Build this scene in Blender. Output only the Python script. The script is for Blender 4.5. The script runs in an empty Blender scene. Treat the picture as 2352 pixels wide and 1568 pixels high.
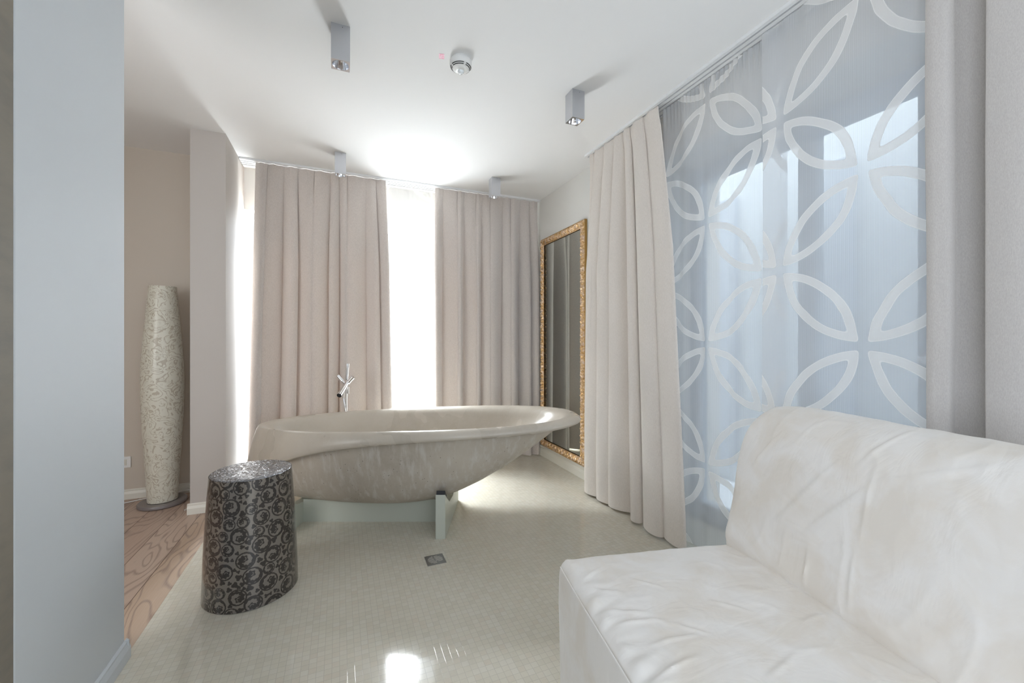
import bpy, bmesh, math, random
import numpy as np
from mathutils import Vector, Matrix, noise

C = bpy.context.scene.collection
sc = bpy.context.scene
PI = math.pi

# ------------------------------------------------------------------ camera
CAM_H, ROOM_H = 1.22, 2.70
YAW = math.radians(22.63)
cd = bpy.data.cameras.new('camera'); cam = bpy.data.objects.new('camera', cd); C.objects.link(cam)
cam.location = (0, 0, CAM_H)
cam.rotation_euler = (PI/2, 0, -YAW)
cd.sensor_width = 36.0
cd.lens = 950.0/2352*36.0
cd.shift_y = -4.0/2352
cd.clip_start = 0.02
sc.camera = cam

# ------------------------------------------------------------------ world, exposure
w = bpy.data.worlds.new('sky'); sc.world = w; w.use_nodes = True
bg = w.node_tree.nodes['Background']
bg.inputs[0].default_value = (0.80, 0.90, 1.0, 1); bg.inputs[1].default_value = 1.3
sc.view_settings.view_transform = 'Standard'
sc.view_settings.look = 'None'
sc.view_settings.gamma = 1.0
sc.view_settings.use_curve_mapping = False
sc.view_settings.exposure = 0.68
cy = sc.cycles
cy.max_bounces = 12; cy.diffuse_bounces = 8; cy.glossy_bounces = 5; cy.transmission_bounces = 6
cy.transparent_max_bounces = 16
cy.caustics_reflective = False; cy.caustics_refractive = False
cy.sample_clamp_indirect = 8.0

def area(name, loc, rot, sx, sy, energy, col):
    l = bpy.data.lights.new(name, 'AREA'); l.shape = 'RECTANGLE'; l.size = sx; l.size_y = sy
    l.energy = energy; l.color = col
    o = bpy.data.objects.new(name, l); o.location = loc; o.rotation_euler = rot; C.objects.link(o)
    return o
# daylight standing in the glazed opening of the far wall, in the opening behind the viewer, and in the side light court
area('daylight_far', (0.28, 4.62, 1.20), (-PI/2, 0, 0), 2.3, 2.3, 112, (0.90, 0.95, 1.0))
area('daylight_terrace', (0.35, 4.85, 0.0), (PI, 0, 0), 2.6, .8, 84, (0.94, 0.97, 1.0))
area('daylight_rear', (0.75, -2.75, 1.45), (PI/2, 0, 0), 2.2, 2.1, 11, (0.84, 0.91, 1.0))
area('fill_left', (-1.06, -1.0, 1.4), (0, -PI/2, 0), 1.8, 1.8, 28, (0.79, 0.88, 1.0))  # added fill, stands in for an unseen window left of the viewer
area('daylight_court', (2.95, 1.6, 4.6), (0, 0, 0), .6, 6.0, 140, (0.86, 0.93, 1.0))
area('fill_alcove', (-2.62, .6, 1.5), (0, -PI/2, 0), 1.4, 1.8, 23, (1.0, 0.97, 0.93))  # added fill to brighten the alcove, its source out of view
area('daylight_sky', (-.4, 5.7, 3.9), (math.radians(-46), 0, math.radians(10)), 3.0, 1.4, 1500, (0.93, 0.97, 1.0))

# ------------------------------------------------------------------ material helpers
def mat(name):
    m = bpy.data.materials.new(name); m.use_nodes = True
    nt = m.node_tree
    return m, nt, nt.nodes['Principled BSDF']
def N(nt, typ, **kw):
    n = nt.nodes.new(typ)
    for k, v in kw.items():
        if k.startswith('i_'):
            key = k[2:]
            n.inputs[int(key) if key.isdigit() else key].default_value = v
        else: setattr(n, k, v)
    return n
def L(nt, a, b): nt.links.new(a, b)
def math_n(nt, op, a, b=None, c=None):
    n = nt.nodes.new('ShaderNodeMath'); n.operation = op
    for i, x in enumerate((a, b, c)):
        if x is None: continue
        if isinstance(x, (int, float)): n.inputs[i].default_value = x
        else: nt.links.new(x, n.inputs[i])
    return n.outputs[0]
def mixc(nt, f, a, b, mode='MIX'):
    n = nt.nodes.new('ShaderNodeMix'); n.data_type = 'RGBA'; n.blend_type = mode
    for i, x in ((0, f), (6, a), (7, b)):
        if isinstance(x, (int, float)): n.inputs[i].default_value = x
        elif isinstance(x, tuple): n.inputs[i].default_value = (*x, 1) if len(x) == 3 else x
        else: nt.links.new(x, n.inputs[i])
    return n.outputs[2]
def ramp(nt, fac, stops):
    n = nt.nodes.new('ShaderNodeValToRGB')
    while len(n.color_ramp.elements) < len(stops): n.color_ramp.elements.new(0.5)
    for e, (p, c) in zip(n.color_ramp.elements, stops):
        e.position = p; e.color = (*c, 1) if isinstance(c, tuple) else (c, c, c, 1)
    nt.links.new(fac, n.inputs[0]); return n.outputs[0]
def coords(nt, scale=(1, 1, 1), out='Object', rot=(0, 0, 0)):
    tc = nt.nodes.new('ShaderNodeTexCoord'); mp = nt.nodes.new('ShaderNodeMapping')
    mp.inputs['Scale'].default_value = scale; mp.inputs['Rotation'].default_value = rot
    nt.links.new(tc.outputs[out], mp.inputs[0]); return mp.outputs[0]
def noise_n(nt, vec, scale, detail=3, rough=.5, dist=0):
    n = N(nt, 'ShaderNodeTexNoise'); n.inputs['Scale'].default_value = scale; n.inputs['Detail'].default_value = detail
    n.inputs['Roughness'].default_value = rough; n.inputs['Distortion'].default_value = dist
    nt.links.new(vec, n.inputs['Vector']); return n.outputs['Fac']
def bump(nt, bsdf, h, strength=.2, dist=.01):
    b = N(nt, 'ShaderNodeBump'); b.inputs['Strength'].default_value = strength; b.inputs['Distance'].default_value = dist
    nt.links.new(h, b.inputs['Height']); nt.links.new(b.outputs[0], bsdf.inputs['Normal']); return b
def simple(name, col, rough=.5, metal=0, coat=0, spec=.5):
    m, nt, b = mat(name); b.inputs['Base Color'].default_value = (*col, 1)
    b.inputs['Roughness'].default_value = rough; b.inputs['Metallic'].default_value = metal
    b.inputs['Coat Weight'].default_value = coat; b.inputs['Specular IOR Level'].default_value = spec
    return m
def painted(name, col, rough=.6, amt=.03):
    m, nt, b = mat(name); v = coords(nt)
    n = noise_n(nt, v, 3, 4); c2 = tuple(max(0, x-amt) for x in col)
    L(nt, mixc(nt, n, col, c2), b.inputs['Base Color']); b.inputs['Roughness'].default_value = rough
    bump(nt, b, noise_n(nt, v, 220, 2), .05, .002)
    return m

M_ceiling = painted('ceiling_paint', (0.86, 0.86, 0.86), .9, .01)
M_wall = painted('white_wall_paint', (0.76, 0.75, 0.72), .55, .02)
M_stub_shade = painted('beige_wall_shade', (0.50, 0.462, 0.43), .6, .02)  # same paint as the alcove, with the stub's shade mixed into the colour
M_part = painted('partition_blue_grey', (0.61, 0.64, 0.67), .5, .02)  # bluer and darker than the white walls
M_beige = painted('beige_wall_paint', (0.60, 0.535, 0.46), .6, .02)
M_grime = None
M_base = painted('cream_skirting_paint', (0.75, 0.73, 0.66), .4, .02)

# dirty beige wall at the very left
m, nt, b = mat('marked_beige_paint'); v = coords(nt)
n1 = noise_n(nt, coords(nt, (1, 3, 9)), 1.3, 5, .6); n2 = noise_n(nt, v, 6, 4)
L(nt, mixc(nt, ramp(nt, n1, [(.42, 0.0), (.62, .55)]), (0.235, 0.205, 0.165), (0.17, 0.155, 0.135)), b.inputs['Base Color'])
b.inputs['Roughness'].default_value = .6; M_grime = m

# mosaic floor
def mosaic():
    m, nt, b = mat('cream_stone_mosaic'); v = coords(nt)
    br = N(nt, 'ShaderNodeTexBrick'); br.offset = 0; br.squash = 1
    br.inputs['Scale'].default_value = 1.0
    br.inputs['Brick Width'].default_value = .0265; br.inputs['Row Height'].default_value = .0262
    br.inputs['Mortar Size'].default_value = .0009; br.inputs['Mortar Smooth'].default_value = .35
    br.inputs['Color1'].default_value = (0, 0, 0, 1); br.inputs['Color2'].default_value = (1, 1, 1, 1)
    br.inputs['Mortar'].default_value = (.5, .5, .5, 1)
    L(nt, v, br.inputs['Vector'])
    # one random value per tile
    sep = N(nt, 'ShaderNodeSeparateXYZ'); L(nt, v, sep.inputs[0])
    ix = math_n(nt, 'FLOOR', math_n(nt, 'DIVIDE', sep.outputs[0], .0265)); iy = math_n(nt, 'FLOOR', math_n(nt, 'DIVIDE', sep.outputs[1], .0262))
    cb = N(nt, 'ShaderNodeCombineXYZ'); L(nt, ix, cb.inputs[0]); L(nt, iy, cb.inputs[1])
    wn = N(nt, 'ShaderNodeTexWhiteNoise', noise_dimensions='3D'); L(nt, cb.outputs[0], wn.inputs['Vector'])
    t = ramp(nt, wn.outputs['Value'], [(0, (.61, .575, .485)), (.25, (.64, .605, .51)), (.5, (.66, .625, .53)), (.75, (.67, .64, .56)), (.92, (.655, .605, .51)), (1, (.63, .575, .48))])
    bl = noise_n(nt, v, 70, 4, .6); big = noise_n(nt, v, 1.5, 3)
    t = mixc(nt, ramp(nt, bl, [(.3, 0.0), (.8, .25)]), t, (.72, .69, .61))
    t = mixc(nt, ramp(nt, big, [(.35, 0.0), (.7, .25)]), t, (.58, .53, .42))
    t = mixc(nt, math_n(nt, 'MULTIPLY', br.outputs['Fac'], .6), t, (.44, .41, .355))
    L(nt, t, b.inputs['Base Color'])
    b.inputs['Roughness'].default_value = .08; b.inputs['Specular IOR Level'].default_value = .5
    h = math_n(nt, 'ADD', math_n(nt, 'MULTIPLY', br.outputs['Fac'], -1.0), math_n(nt, 'MULTIPLY', noise_n(nt, v, 12, 2), .8))
    bump(nt, b, h, .10, .002)
    return m
M_mosaic = mosaic()

def planks():
    m, nt, b = mat('brushed_larch_boards'); v = coords(nt)
    sep = N(nt, 'ShaderNodeSeparateXYZ'); L(nt, v, sep.inputs[0])
    bx = math_n(nt, 'DIVIDE', math_n(nt, 'ADD', sep.outputs[0], 3.0), .175)
    ix = math_n(nt, 'FLOOR', bx); fx = math_n(nt, 'FRACT', bx)
    wn = N(nt, 'ShaderNodeTexWhiteNoise', noise_dimensions='1D'); L(nt, ix, wn.inputs['W'])
    cb = N(nt, 'ShaderNodeCombineXYZ')
    L(nt, math_n(nt, 'ADD', sep.outputs[0], math_n(nt, 'MULTIPLY', wn.outputs['Value'], 7.0)), cb.inputs[0])
    L(nt, math_n(nt, 'MULTIPLY', sep.outputs[1], .22), cb.inputs[1]); L(nt, wn.outputs['Value'], cb.inputs[2])
    fld = noise_n(nt, cb.outputs[0], 5.5, 2, .45, .3)
    rings = math_n(nt, 'PINGPONG', math_n(nt, 'MULTIPLY', fld, 26.0), 1.0)
    c = ramp(nt, wn.outputs['Value'], [(0, (.50, .36, .25)), (.35, (.53, .40, .32)), (.7, (.46, .33, .26)), (1, (.56, .42, .31))])
    c = mixc(nt, ramp(nt, rings, [(.55, 0.0), (.95, .75)]), c, (.27, .185, .145))
    fine = noise_n(nt, coords(nt, (60, 1.2, 1)), 6, 3)
    c = mixc(nt, ramp(nt, fine, [(.4, 0.0), (.75, .35)]), c, (.62, .52, .43))
    gap = math_n(nt, 'GREATER_THAN', math_n(nt, 'ABSOLUTE', math_n(nt, 'SUBTRACT', fx, .5)), .49)
    c = mixc(nt, gap, c, (.12, .07, .05))
    L(nt, c, b.inputs['Base Color']); b.inputs['Roughness'].default_value = .45
    bump(nt, b, math_n(nt, 'SUBTRACT', math_n(nt, 'MULTIPLY', rings, .3), gap), .25, .002)
    return m
M_planks = planks()

def fabric(name, col, col2, transl=.25, warm=(.95, .72, .50), sc_=900):
    m = bpy.data.materials.new(name); m.use_nodes = True; nt = m.node_tree; nt.nodes.clear()
    out = N(nt, 'ShaderNodeOutputMaterial'); v = coords(nt, (1, 1, .25))
    n1 = noise_n(nt, v, sc_*.35, 3, .7); n2 = noise_n(nt, v, 18, 3)
    c = mixc(nt, ramp(nt, n1, [(.35, 0.0), (.68, 1.0)]), col, col2)
    c = mixc(nt, math_n(nt, 'MULTIPLY', n2, .12), c, tuple(x*.85 for x in col))
    d = N(nt, 'ShaderNodeBsdfDiffuse', i_Roughness=.9); L(nt, c, d.inputs[0])
    t = N(nt, 'ShaderNodeBsdfTranslucent'); t.inputs[0].default_value = (*warm, 1)
    s = N(nt, 'ShaderNodeBsdfSheen') if hasattr(bpy.types, 'ShaderNodeBsdfSheen') else None
    bp = N(nt, 'ShaderNodeBump', i_Strength=.35, i_Distance=.001); L(nt, n1, bp.inputs['Height'])
    L(nt, bp.outputs[0], d.inputs['Normal'])
    mx = N(nt, 'ShaderNodeMixShader'); mx.inputs[0].default_value = transl
    L(nt, d.outputs[0], mx.inputs[1]); L(nt, t.outputs[0], mx.inputs[2])
    L(nt, mx.outputs[0], out.inputs[0])
    return m
M_drape = fabric('taupe_drape_cloth', (.72, .67, .635), (.60, .55, .52), .005, (.85, .50, .28))
M_drape_side = fabric('cream_drape_cloth', (.86, .81, .76), (.76, .71, .66), .10, (.9, .75, .6))
M_drape_near = fabric('ribbed_grey_drape_cloth', (.68, .655, .63), (.57, .54, .525), .05, (.9, .8, .7), 1500)

# sheer with woven petals: 'uv' gives metres along and metres up
CW, CH = .335, .345
def sheer(name, base=.55, ring=.88):
    m = bpy.data.materials.new(name); m.use_nodes = True; nt = m.node_tree; nt.nodes.clear()
    out = N(nt, 'ShaderNodeOutputMaterial')
    uv = N(nt, 'ShaderNodeUVMap'); sep = N(nt, 'ShaderNodeSeparateXYZ'); L(nt, uv.outputs[0], sep.inputs[0])
    U, V = sep.outputs[0], sep.outputs[1]
    nz = N(nt, 'ShaderNodeTexNoise'); nz.inputs['Scale'].default_value = 5; L(nt, uv.outputs[0], nz.inputs['Vector'])
    wob = math_n(nt, 'MULTIPLY', math_n(nt, 'SUBTRACT', nz.outputs['Fac'], .5), .03)
    pu = math_n(nt, 'PINGPONG', math_n(nt, 'DIVIDE', math_n(nt, 'ADD', U, wob), CW), 1.0)
    pv = math_n(nt, 'PINGPONG', math_n(nt, 'DIVIDE', V, CH), 1.0)
    iu = math_n(nt, 'SUBTRACT', 1.0, pu); iv = math_n(nt, 'SUBTRACT', 1.0, pv)
    d1 = math_n(nt, 'SQRT', math_n(nt, 'ADD', math_n(nt, 'MULTIPLY', iu, iu), math_n(nt, 'MULTIPLY', pv, pv)))
    d2 = math_n(nt, 'SQRT', math_n(nt, 'ADD', math_n(nt, 'MULTIPLY', pu, pu), math_n(nt, 'MULTIPLY', iv, iv)))
    g = math_n(nt, 'SMOOTH_MAX', d1, d2, .06)
    ins = math_n(nt, 'LESS_THAN', g, .955); hole = math_n(nt, 'LESS_THAN', g, .855)
    edge = math_n(nt, 'MULTIPLY', ins, math_n(nt, 'SUBTRACT', 1.0, hole))
    rim = math_n(nt, 'LESS_THAN', math_n(nt, 'ABSOLUTE', math_n(nt, 'SUBTRACT', math_n(nt, 'ABSOLUTE', math_n(nt, 'SUBTRACT', g, .905)), .046)), .006)
    rib = math_n(nt, 'SINE', math_n(nt, 'MULTIPLY', U, 2*PI/.0034))
    cov = math_n(nt, 'ADD', base, math_n(nt, 'MULTIPLY', rib, .10))
    herr = math_n(nt, 'SINE', math_n(nt, 'MULTIPLY', V, 2*PI/.005))
    rcov = math_n(nt, 'ADD', ring, math_n(nt, 'MULTIPLY', math_n(nt, 'MULTIPLY', rib, herr), .12))
    f = N(nt, 'ShaderNodeMix'); L(nt, edge, f.inputs[0]); L(nt, cov, f.inputs[2]); L(nt, rcov, f.inputs[3])
    fac = math_n(nt, 'MINIMUM', math_n(nt, 'ADD', f.outputs[0], math_n(nt, 'MULTIPLY', rim, .12)), 1.0)
    tr = N(nt, 'ShaderNodeBsdfTransparent')
    d = N(nt, 'ShaderNodeBsdfDiffuse'); tl = N(nt, 'ShaderNodeBsdfTranslucent')
    col = mixc(nt, edge, (.80, .82, .85), (.95, .945, .935))
    L(nt, col, d.inputs[0]); L(nt, col, tl.inputs[0])
    mx = N(nt, 'ShaderNodeMixShader'); mx.inputs[0].default_value = .30; L(nt, d.outputs[0], mx.inputs[1]); L(nt, tl.outputs[0], mx.inputs[2])
    mo = N(nt, 'ShaderNodeMixShader'); L(nt, fac, mo.inputs[0]); L(nt, tr.outputs[0], mo.inputs[1]); L(nt, mx.outputs[0], mo.inputs[2])
    L(nt, mo.outputs[0], out.inputs[0])
    return m
M_sheer = sheer('petal_sheer_cloth')
M_sheer_win = sheer('window_sheer_cloth', .22, .45)

def concrete(name, rough_, pits):
    m, nt, b = mat(name); v = coords(nt)
    n1 = noise_n(nt, v, 2.2, 3, .5, .2); n2 = noise_n(nt, v, 30, 5, .7)
    c = mixc(nt, ramp(nt, n1, [(.28, 0.0), (.72, 1.0)]), (.40, .35, .29) if pits else (.43, .38, .315), (.54, .485, .41) if pits else (.58, .525, .45))
    c = mixc(nt, ramp(nt, n2, [(.4, 0.0), (.8, .35)]), c, (.56, .53, .48))
    h = n2
    if pits:
        st = noise_n(nt, coords(nt, (9, 9, .9)), 3.2, 4, .6)
        c = mixc(nt, ramp(nt, st, [(.50, 0.0), (.68, .6)]), c, (.62, .60, .56))
        vo = N(nt, 'ShaderNodeTexVoronoi'); vo.inputs['Scale'].default_value = 42; L(nt, v, vo.inputs['Vector'])
        msk = noise_n(nt, v, 11, 2)
        pit = math_n(nt, 'MULTIPLY', math_n(nt, 'LESS_THAN', vo.outputs['Distance'], .12), math_n(nt, 'GREATER_THAN', msk, .52))
        c = mixc(nt, math_n(nt, 'MULTIPLY', pit, .75), c, (.12, .10, .085))
        h = math_n(nt, 'SUBTRACT', math_n(nt, 'MULTIPLY', n2, .3), pit)
    L(nt, c, b.inputs['Base Color']); b.inputs['Roughness'].default_value = rough_
    rr = math_n(nt, 'ADD', rough_-.06, math_n(nt, 'MULTIPLY', n1, .14)); L(nt, rr, b.inputs['Roughness'])
    bump(nt, b, h, .25 if pits else .06, .002)
    return m
M_conc = concrete('polished_concrete', .27, False)
M_conc_raw = concrete('raw_cast_concrete', .5, True)
M_stand = painted('pale_green_stand_board', (.55, .575, .51), .45, .05)
M_rubber_gap = simple('black_rubber_and_gap', (.015, .015, .018), .6)
M_chrome = simple('chrome', (.82, .83, .86), .07, 1)
M_alu = simple('brushed_aluminium', (.60, .61, .64), .38, .85)
M_reflector = simple('silver_reflector', (.86, .87, .90), .13, 1)
M_lens = simple('lamp_glass', (.75, .8, .85), .1, 0, 1)
M_white_plastic = simple('white_plastic', (.82, .82, .81), .35)
M_cream_plastic = simple('cream_plastic', (.72, .70, .62), .35)
M_black = simple('dark_slot', (.02, .02, .02), .6)
M_steel = simple('dull_steel', (.40, .395, .40), .35, .9)
M_lampbase = simple('brown_grey_lacquer', (.21, .185, .18), .22)
M_slot = simple('pale_slot_metal', (.75, .72, .66), .4, .3)
M_white_frame = simple('white_lacquered_frame', (.80, .81, .82), .35)
M_groove = simple('track_groove', (.06, .065, .075), .5)
M_mirror = simple('mirror_silvering', (.70, .735, .69), .015, 1)

def gold():
    m, nt, b = mat('antique_gold_leaf'); v = coords(nt)
    n = noise_n(nt, v, 70, 4, .65); n2 = noise_n(nt, v, 25, 3)
    c = mixc(nt, ramp(nt, n, [(.35, 0.0), (.65, 1.0)]), (.52, .27, .08), (.85, .62, .36))
    c = mixc(nt, ramp(nt, n2, [(.45, 0.0), (.7, .55)]), c, (.80, .70, .66))
    L(nt, c, b.inputs['Base Color']); b.inputs['Metallic'].default_value = .75; b.inputs['Roughness'].default_value = .34
    bump(nt, b, n, .5, .003); return m
M_gold = gold()
M_gold_side = simple('plain_gilt_side', (.50, .30, .09), .45, .5)

def suede():
    m, nt, b = mat('cream_suede_cloth'); v = coords(nt)
    n1 = noise_n(nt, v, 5.5, 4, .55, .6); n2 = noise_n(nt, v, 420, 3, .6)
    n3 = noise_n(nt, coords(nt, (2.2, 4.5, 2.2), rot=(.2, .1, .5)), 3.0, 3, .5, 1.2)
    c = mixc(nt, ramp(nt, n1, [(.42, 0.0), (.62, .9)]), (.79, .765, .735), (.73, .68, .615))
    L(nt, c, b.inputs['Base Color']); b.inputs['Roughness'].default_value = .85; b.inputs['Specular IOR Level'].default_value = .2
    b.inputs['Sheen Weight'].default_value = .25
    h = math_n(nt, 'ADD', math_n(nt, 'MULTIPLY', n3, 1.0), math_n(nt, 'MULTIPLY', n2, .03))
    bump(nt, b, h, .2, .02); return m
M_suede = suede()

def lampcloth():
    m, nt, b = mat('lace_patterned_shade'); v = coords(nt)
    uv = N(nt, 'ShaderNodeUVMap'); U = uv.outputs[0]
    dn = N(nt, 'ShaderNodeTexNoise'); dn.inputs['Scale'].default_value = 9; dn.inputs['Detail'].default_value = 1; dn.inputs['Distortion'].default_value = 1.6; L(nt, U, dn.inputs['Vector'])
    f = math_n(nt, 'PINGPONG', math_n(nt, 'MULTIPLY', dn.outputs['Fac'], 13.0), 1.0)
    lines = math_n(nt, 'GREATER_THAN', f, .62)
    blob = math_n(nt, 'LESS_THAN', f, .20)
    vo = N(nt, 'ShaderNodeTexVoronoi'); vo.inputs['Scale'].default_value = 34; L(nt, U, vo.inputs['Vector'])
    ring = math_n(nt, 'LESS_THAN', math_n(nt, 'ABSOLUTE', math_n(nt, 'SUBTRACT', vo.outputs['Distance'], .33)), .07)
    sep = N(nt, 'ShaderNodeSeparateXYZ'); L(nt, U, sep.inputs[0])
    gx = math_n(nt, 'GREATER_THAN', math_n(nt, 'SINE', math_n(nt, 'MULTIPLY', sep.outputs[0], 2*PI/.0075)), .1)
    gy = math_n(nt, 'GREATER_THAN', math_n(nt, 'SINE', math_n(nt, 'MULTIPLY', sep.outputs[1], 2*PI/.0075)), .1)
    grid = math_n(nt, 'MULTIPLY', gx, gy)
    reg = N(nt, 'ShaderNodeTexNoise'); reg.inputs['Scale'].default_value = 11; L(nt, U, reg.inputs['Vector'])
    rg = math_n(nt, 'GREATER_THAN', reg.outputs['Fac'], .53)
    msk = math_n(nt, 'MAXIMUM', math_n(nt, 'MULTIPLY', grid, rg), math_n(nt, 'MAXIMUM', math_n(nt, 'MULTIPLY', blob, 1.0), math_n(nt, 'MULTIPLY', ring, math_n(nt, 'SUBTRACT', 1.0, rg))))
    msk = math_n(nt, 'MULTIPLY', msk, math_n(nt, 'SUBTRACT', 1.0, lines))
    c = mixc(nt, msk, (.68, .66, .57), (.48, .43, .345))
    L(nt, c, b.inputs['Base Color']); b.inputs['Roughness'].default_value = .28; b.inputs['Specular IOR Level'].default_value = .5
    return m
M_lampcloth = lampcloth()

def attr_mat():
    m, nt, b = mat('scrollwork_lacquer')
    a = N(nt, 'ShaderNodeAttribute', attribute_name='scroll')
    f = ramp(nt, a.outputs['Fac'], [(.42, 0.0), (.58, 1.0)])
    c = mixc(nt, f, (.225, .20, .175), (.030, .024, .022))
    L(nt, c, b.inputs['Base Color'])
    L(nt, math_n(nt, 'SUBTRACT', .35, math_n(nt, 'MULTIPLY', f, .35)), b.inputs['Metallic'])
    b.inputs['Roughness'].default_value = .26; b.inputs['Coat Weight'].default_value = .55; b.inputs['Coat Roughness'].default_value = .12
    return m
M_scroll = attr_mat()
def topmetal():
    m, nt, b = mat('hammered_pewter_top'); v = coords(nt)
    n = noise_n(nt, v, 26, 2, .5, 2.0); h = math_n(nt, 'PINGPONG', math_n(nt, 'MULTIPLY', n, 7), 1.0)
    b.inputs['Base Color'].default_value = (.26, .265, .285, 1); b.inputs['Metallic'].default_value = .95; b.inputs['Roughness'].default_value = .16
    bump(nt, b, h, .8, .003); return m
M_top = topmetal()

def frosted(name, col, alpha):
    m = bpy.data.materials.new(name); m.use_nodes = True; nt = m.node_tree; nt.nodes.clear()
    out = N(nt, 'ShaderNodeOutputMaterial'); g = N(nt, 'ShaderNodeBsdfGlossy', i_Roughness=.02); t = N(nt, 'ShaderNodeBsdfTransparent')
    g.inputs[0].default_value = (.95, .97, 1, 1); t.inputs[0].default_value = (*col, 1)
    geo = N(nt, 'ShaderNodeNewGeometry'); dp = N(nt, 'ShaderNodeVectorMath', operation='DOT_PRODUCT')
    L(nt, geo.outputs['Incoming'], dp.inputs[0]); L(nt, geo.outputs['Normal'], dp.inputs[1])
    k_ = math_n(nt, 'POWER', math_n(nt, 'SUBTRACT', 1.0, math_n(nt, 'ABSOLUTE', dp.outputs['Value'])), 5.0)
    fr_ = math_n(nt, 'ADD', .04, math_n(nt, 'MULTIPLY', k_, .9)); mx = N(nt, 'ShaderNodeMixShader')
    L(nt, fr_, mx.inputs[0]); L(nt, t.outputs[0], mx.inputs[1]); L(nt, g.outputs[0], mx.inputs[2]); L(nt, mx.outputs[0], out.inputs[0])
    return m
M_glass = frosted('window_glass', (.955, .97, .975), 1.6)
M_court = painted('pale_court_render', (.66, .69, .72), .8, .05)
M_court_dark = painted('grey_court_panel', (.52, .56, .62), .6, .04)
M_terrace = painted('terrace_paving', (.72, .70, .66), .7, .05)

# ------------------------------------------------------------------ mesh helpers
class MB:
    def __init__(s): s.v = []; s.f = []; s.m = []; s.uv = None
    def add(s, vs, fs, mi=0):
        o = len(s.v); s.v += [tuple(x) for x in vs]; s.f += [tuple(o+i for i in f) for f in fs]; s.m += [mi]*len(fs); return s
    def box(s, x0, x1, y0, y1, z0, z1, mi=0):
        vs = [(x, y, z) for z in (z0, z1) for y in (y0, y1) for x in (x0, x1)]
        return s.add(vs, [(0, 2, 3, 1), (4, 5, 7, 6), (0, 1, 5, 4), (2, 6, 7, 3), (0, 4, 6, 2), (1, 3, 7, 5)], mi)
    def tube(s, p0, p1, r0, r1=None, n=24, caps=True, mi=0):
        r1 = r0 if r1 is None else r1; p0, p1 = Vector(p0), Vector(p1); d = (p1-p0).normalized()
        a = d.orthogonal().normalized(); c = d.cross(a); vs = []
        for p, r in ((p0, r0), (p1, r1)):
            vs += [p + a*math.cos(2*PI*i/n)*r + c*math.sin(2*PI*i/n)*r for i in range(n)]
        fs = [(i, (i+1) % n, n+(i+1) % n, n+i) for i in range(n)]
        if caps: fs += [tuple(range(n))[::-1], tuple(range(n, 2*n))]
        return s.add(vs, fs, mi)
    def lathe(s, cx, cy_, prof, n=64, cap0=False, cap1=False, mi=0):
        vs = [(cx+r*math.cos(2*PI*i/n), cy_+r*math.sin(2*PI*i/n), z) for r, z in prof for i in range(n)]
        fs = [(k*n+i, k*n+(i+1) % n, (k+1)*n+(i+1) % n, (k+1)*n+i) for k in range(len(prof)-1) for i in range(n)]
        if cap0: fs.append(tuple(range(n))[::-1])
        if cap1: fs.append(tuple(range((len(prof)-1)*n, len(prof)*n)))
        return s.add(vs, fs, mi)
    def path(s, pts, r, n=8):
        for i in range(len(pts)-1): pass
        vs = []; m = len(pts)
        for i, p in enumerate(pts):
            p = Vector(p); d = (Vector(pts[min(i+1, m-1)])-Vector(pts[max(i-1, 0)])).normalized()
            up = Vector((0, 0, 1)) if abs(d.z) < .9 else Vector((1, 0, 0))
            a = d.cross(up).normalized(); c = a.cross(d)
            vs += [p+a*math.cos(2*PI*k/n)*r+c*math.sin(2*PI*k/n)*r for k in range(n)]
        fs = [(i*n+k, i*n+(k+1) % n, (i+1)*n+(k+1) % n, (i+1)*n+k) for i in range(m-1) for k in range(n)]
        fs += [tuple(range(n))[::-1], tuple(range((m-1)*n, m*n))]
        return s.add(vs, fs)
    def build(s, name, mats, parent=None, smooth=False, bevel=0, origin=None):
        me = bpy.data.meshes.new(name)
        o0 = Vector(origin) if origin else (Vector(parent['_o']) if parent and '_o' in parent else Vector((0, 0, 0)))
        me.from_pydata([tuple(Vector(v)-o0) for v in s.v], [], s.f)
        mats = mats if isinstance(mats, (list, tuple)) else [mats]
        for m_ in mats: me.materials.append(m_)
        for p, mi in zip(me.polygons, s.m): p.material_index = mi
        bm = bmesh.new(); bm.from_mesh(me); bmesh.ops.recalc_face_normals(bm, faces=bm.faces); bm.to_mesh(me); bm.free()
        if s.uv:
            l = me.uv_layers.new(name='UVMap')
            for lp in me.loops: l.data[lp.index].uv = s.uv[lp.vertex_index]
        me.update()
        o = bpy.data.objects.new(name, me); C.objects.link(o)
        if parent: o.parent = parent
        else: o.location = o0
        if smooth:
            me.polygons.foreach_set('use_smooth', [True]*len(me.polygons))
            try: me.set_sharp_from_angle(angle=math.radians(50))
            except Exception: pass
        if bevel:
            b = o.modifiers.new('bevel', 'BEVEL'); b.width = bevel; b.segments = 2; b.limit_method = 'ANGLE'
        return o
def struct(o): o['kind'] = 'structure'; return o
def thing(name, label, cat, loc, group=None):
    o = bpy.data.objects.new(name, None); C.objects.link(o); o.location = loc; o['_o'] = loc
    o['label'] = label; o['category'] = cat; o.empty_display_size = .1
    if group: o['group'] = group
    return o
def tag(o, label, cat, group=None):
    o['label'] = label; o['category'] = cat
    if group: o['group'] = group
    return o

# ------------------------------------------------------------------ the room
XL, XR, YB, YR = -0.755, 1.97, 4.16, -2.6     # left wall face, right wall face, window wall face, rear wall
NB = 4.055                                    # back wall of the alcove
T = .2
struct(MB().box(XL-.005, XR+.6, YR, YB+.25, -.06, 0).build('floor', M_mosaic))
struct(MB().box(-2.9, XL-.005, YR, YB+.25, -.06, .0005).build('floor_boards', M_planks))
struct(MB().box(-2.9, XR+.6, YR-.2, YB+.25, ROOM_H, ROOM_H+.1).build('ceiling', M_ceiling))
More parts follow.
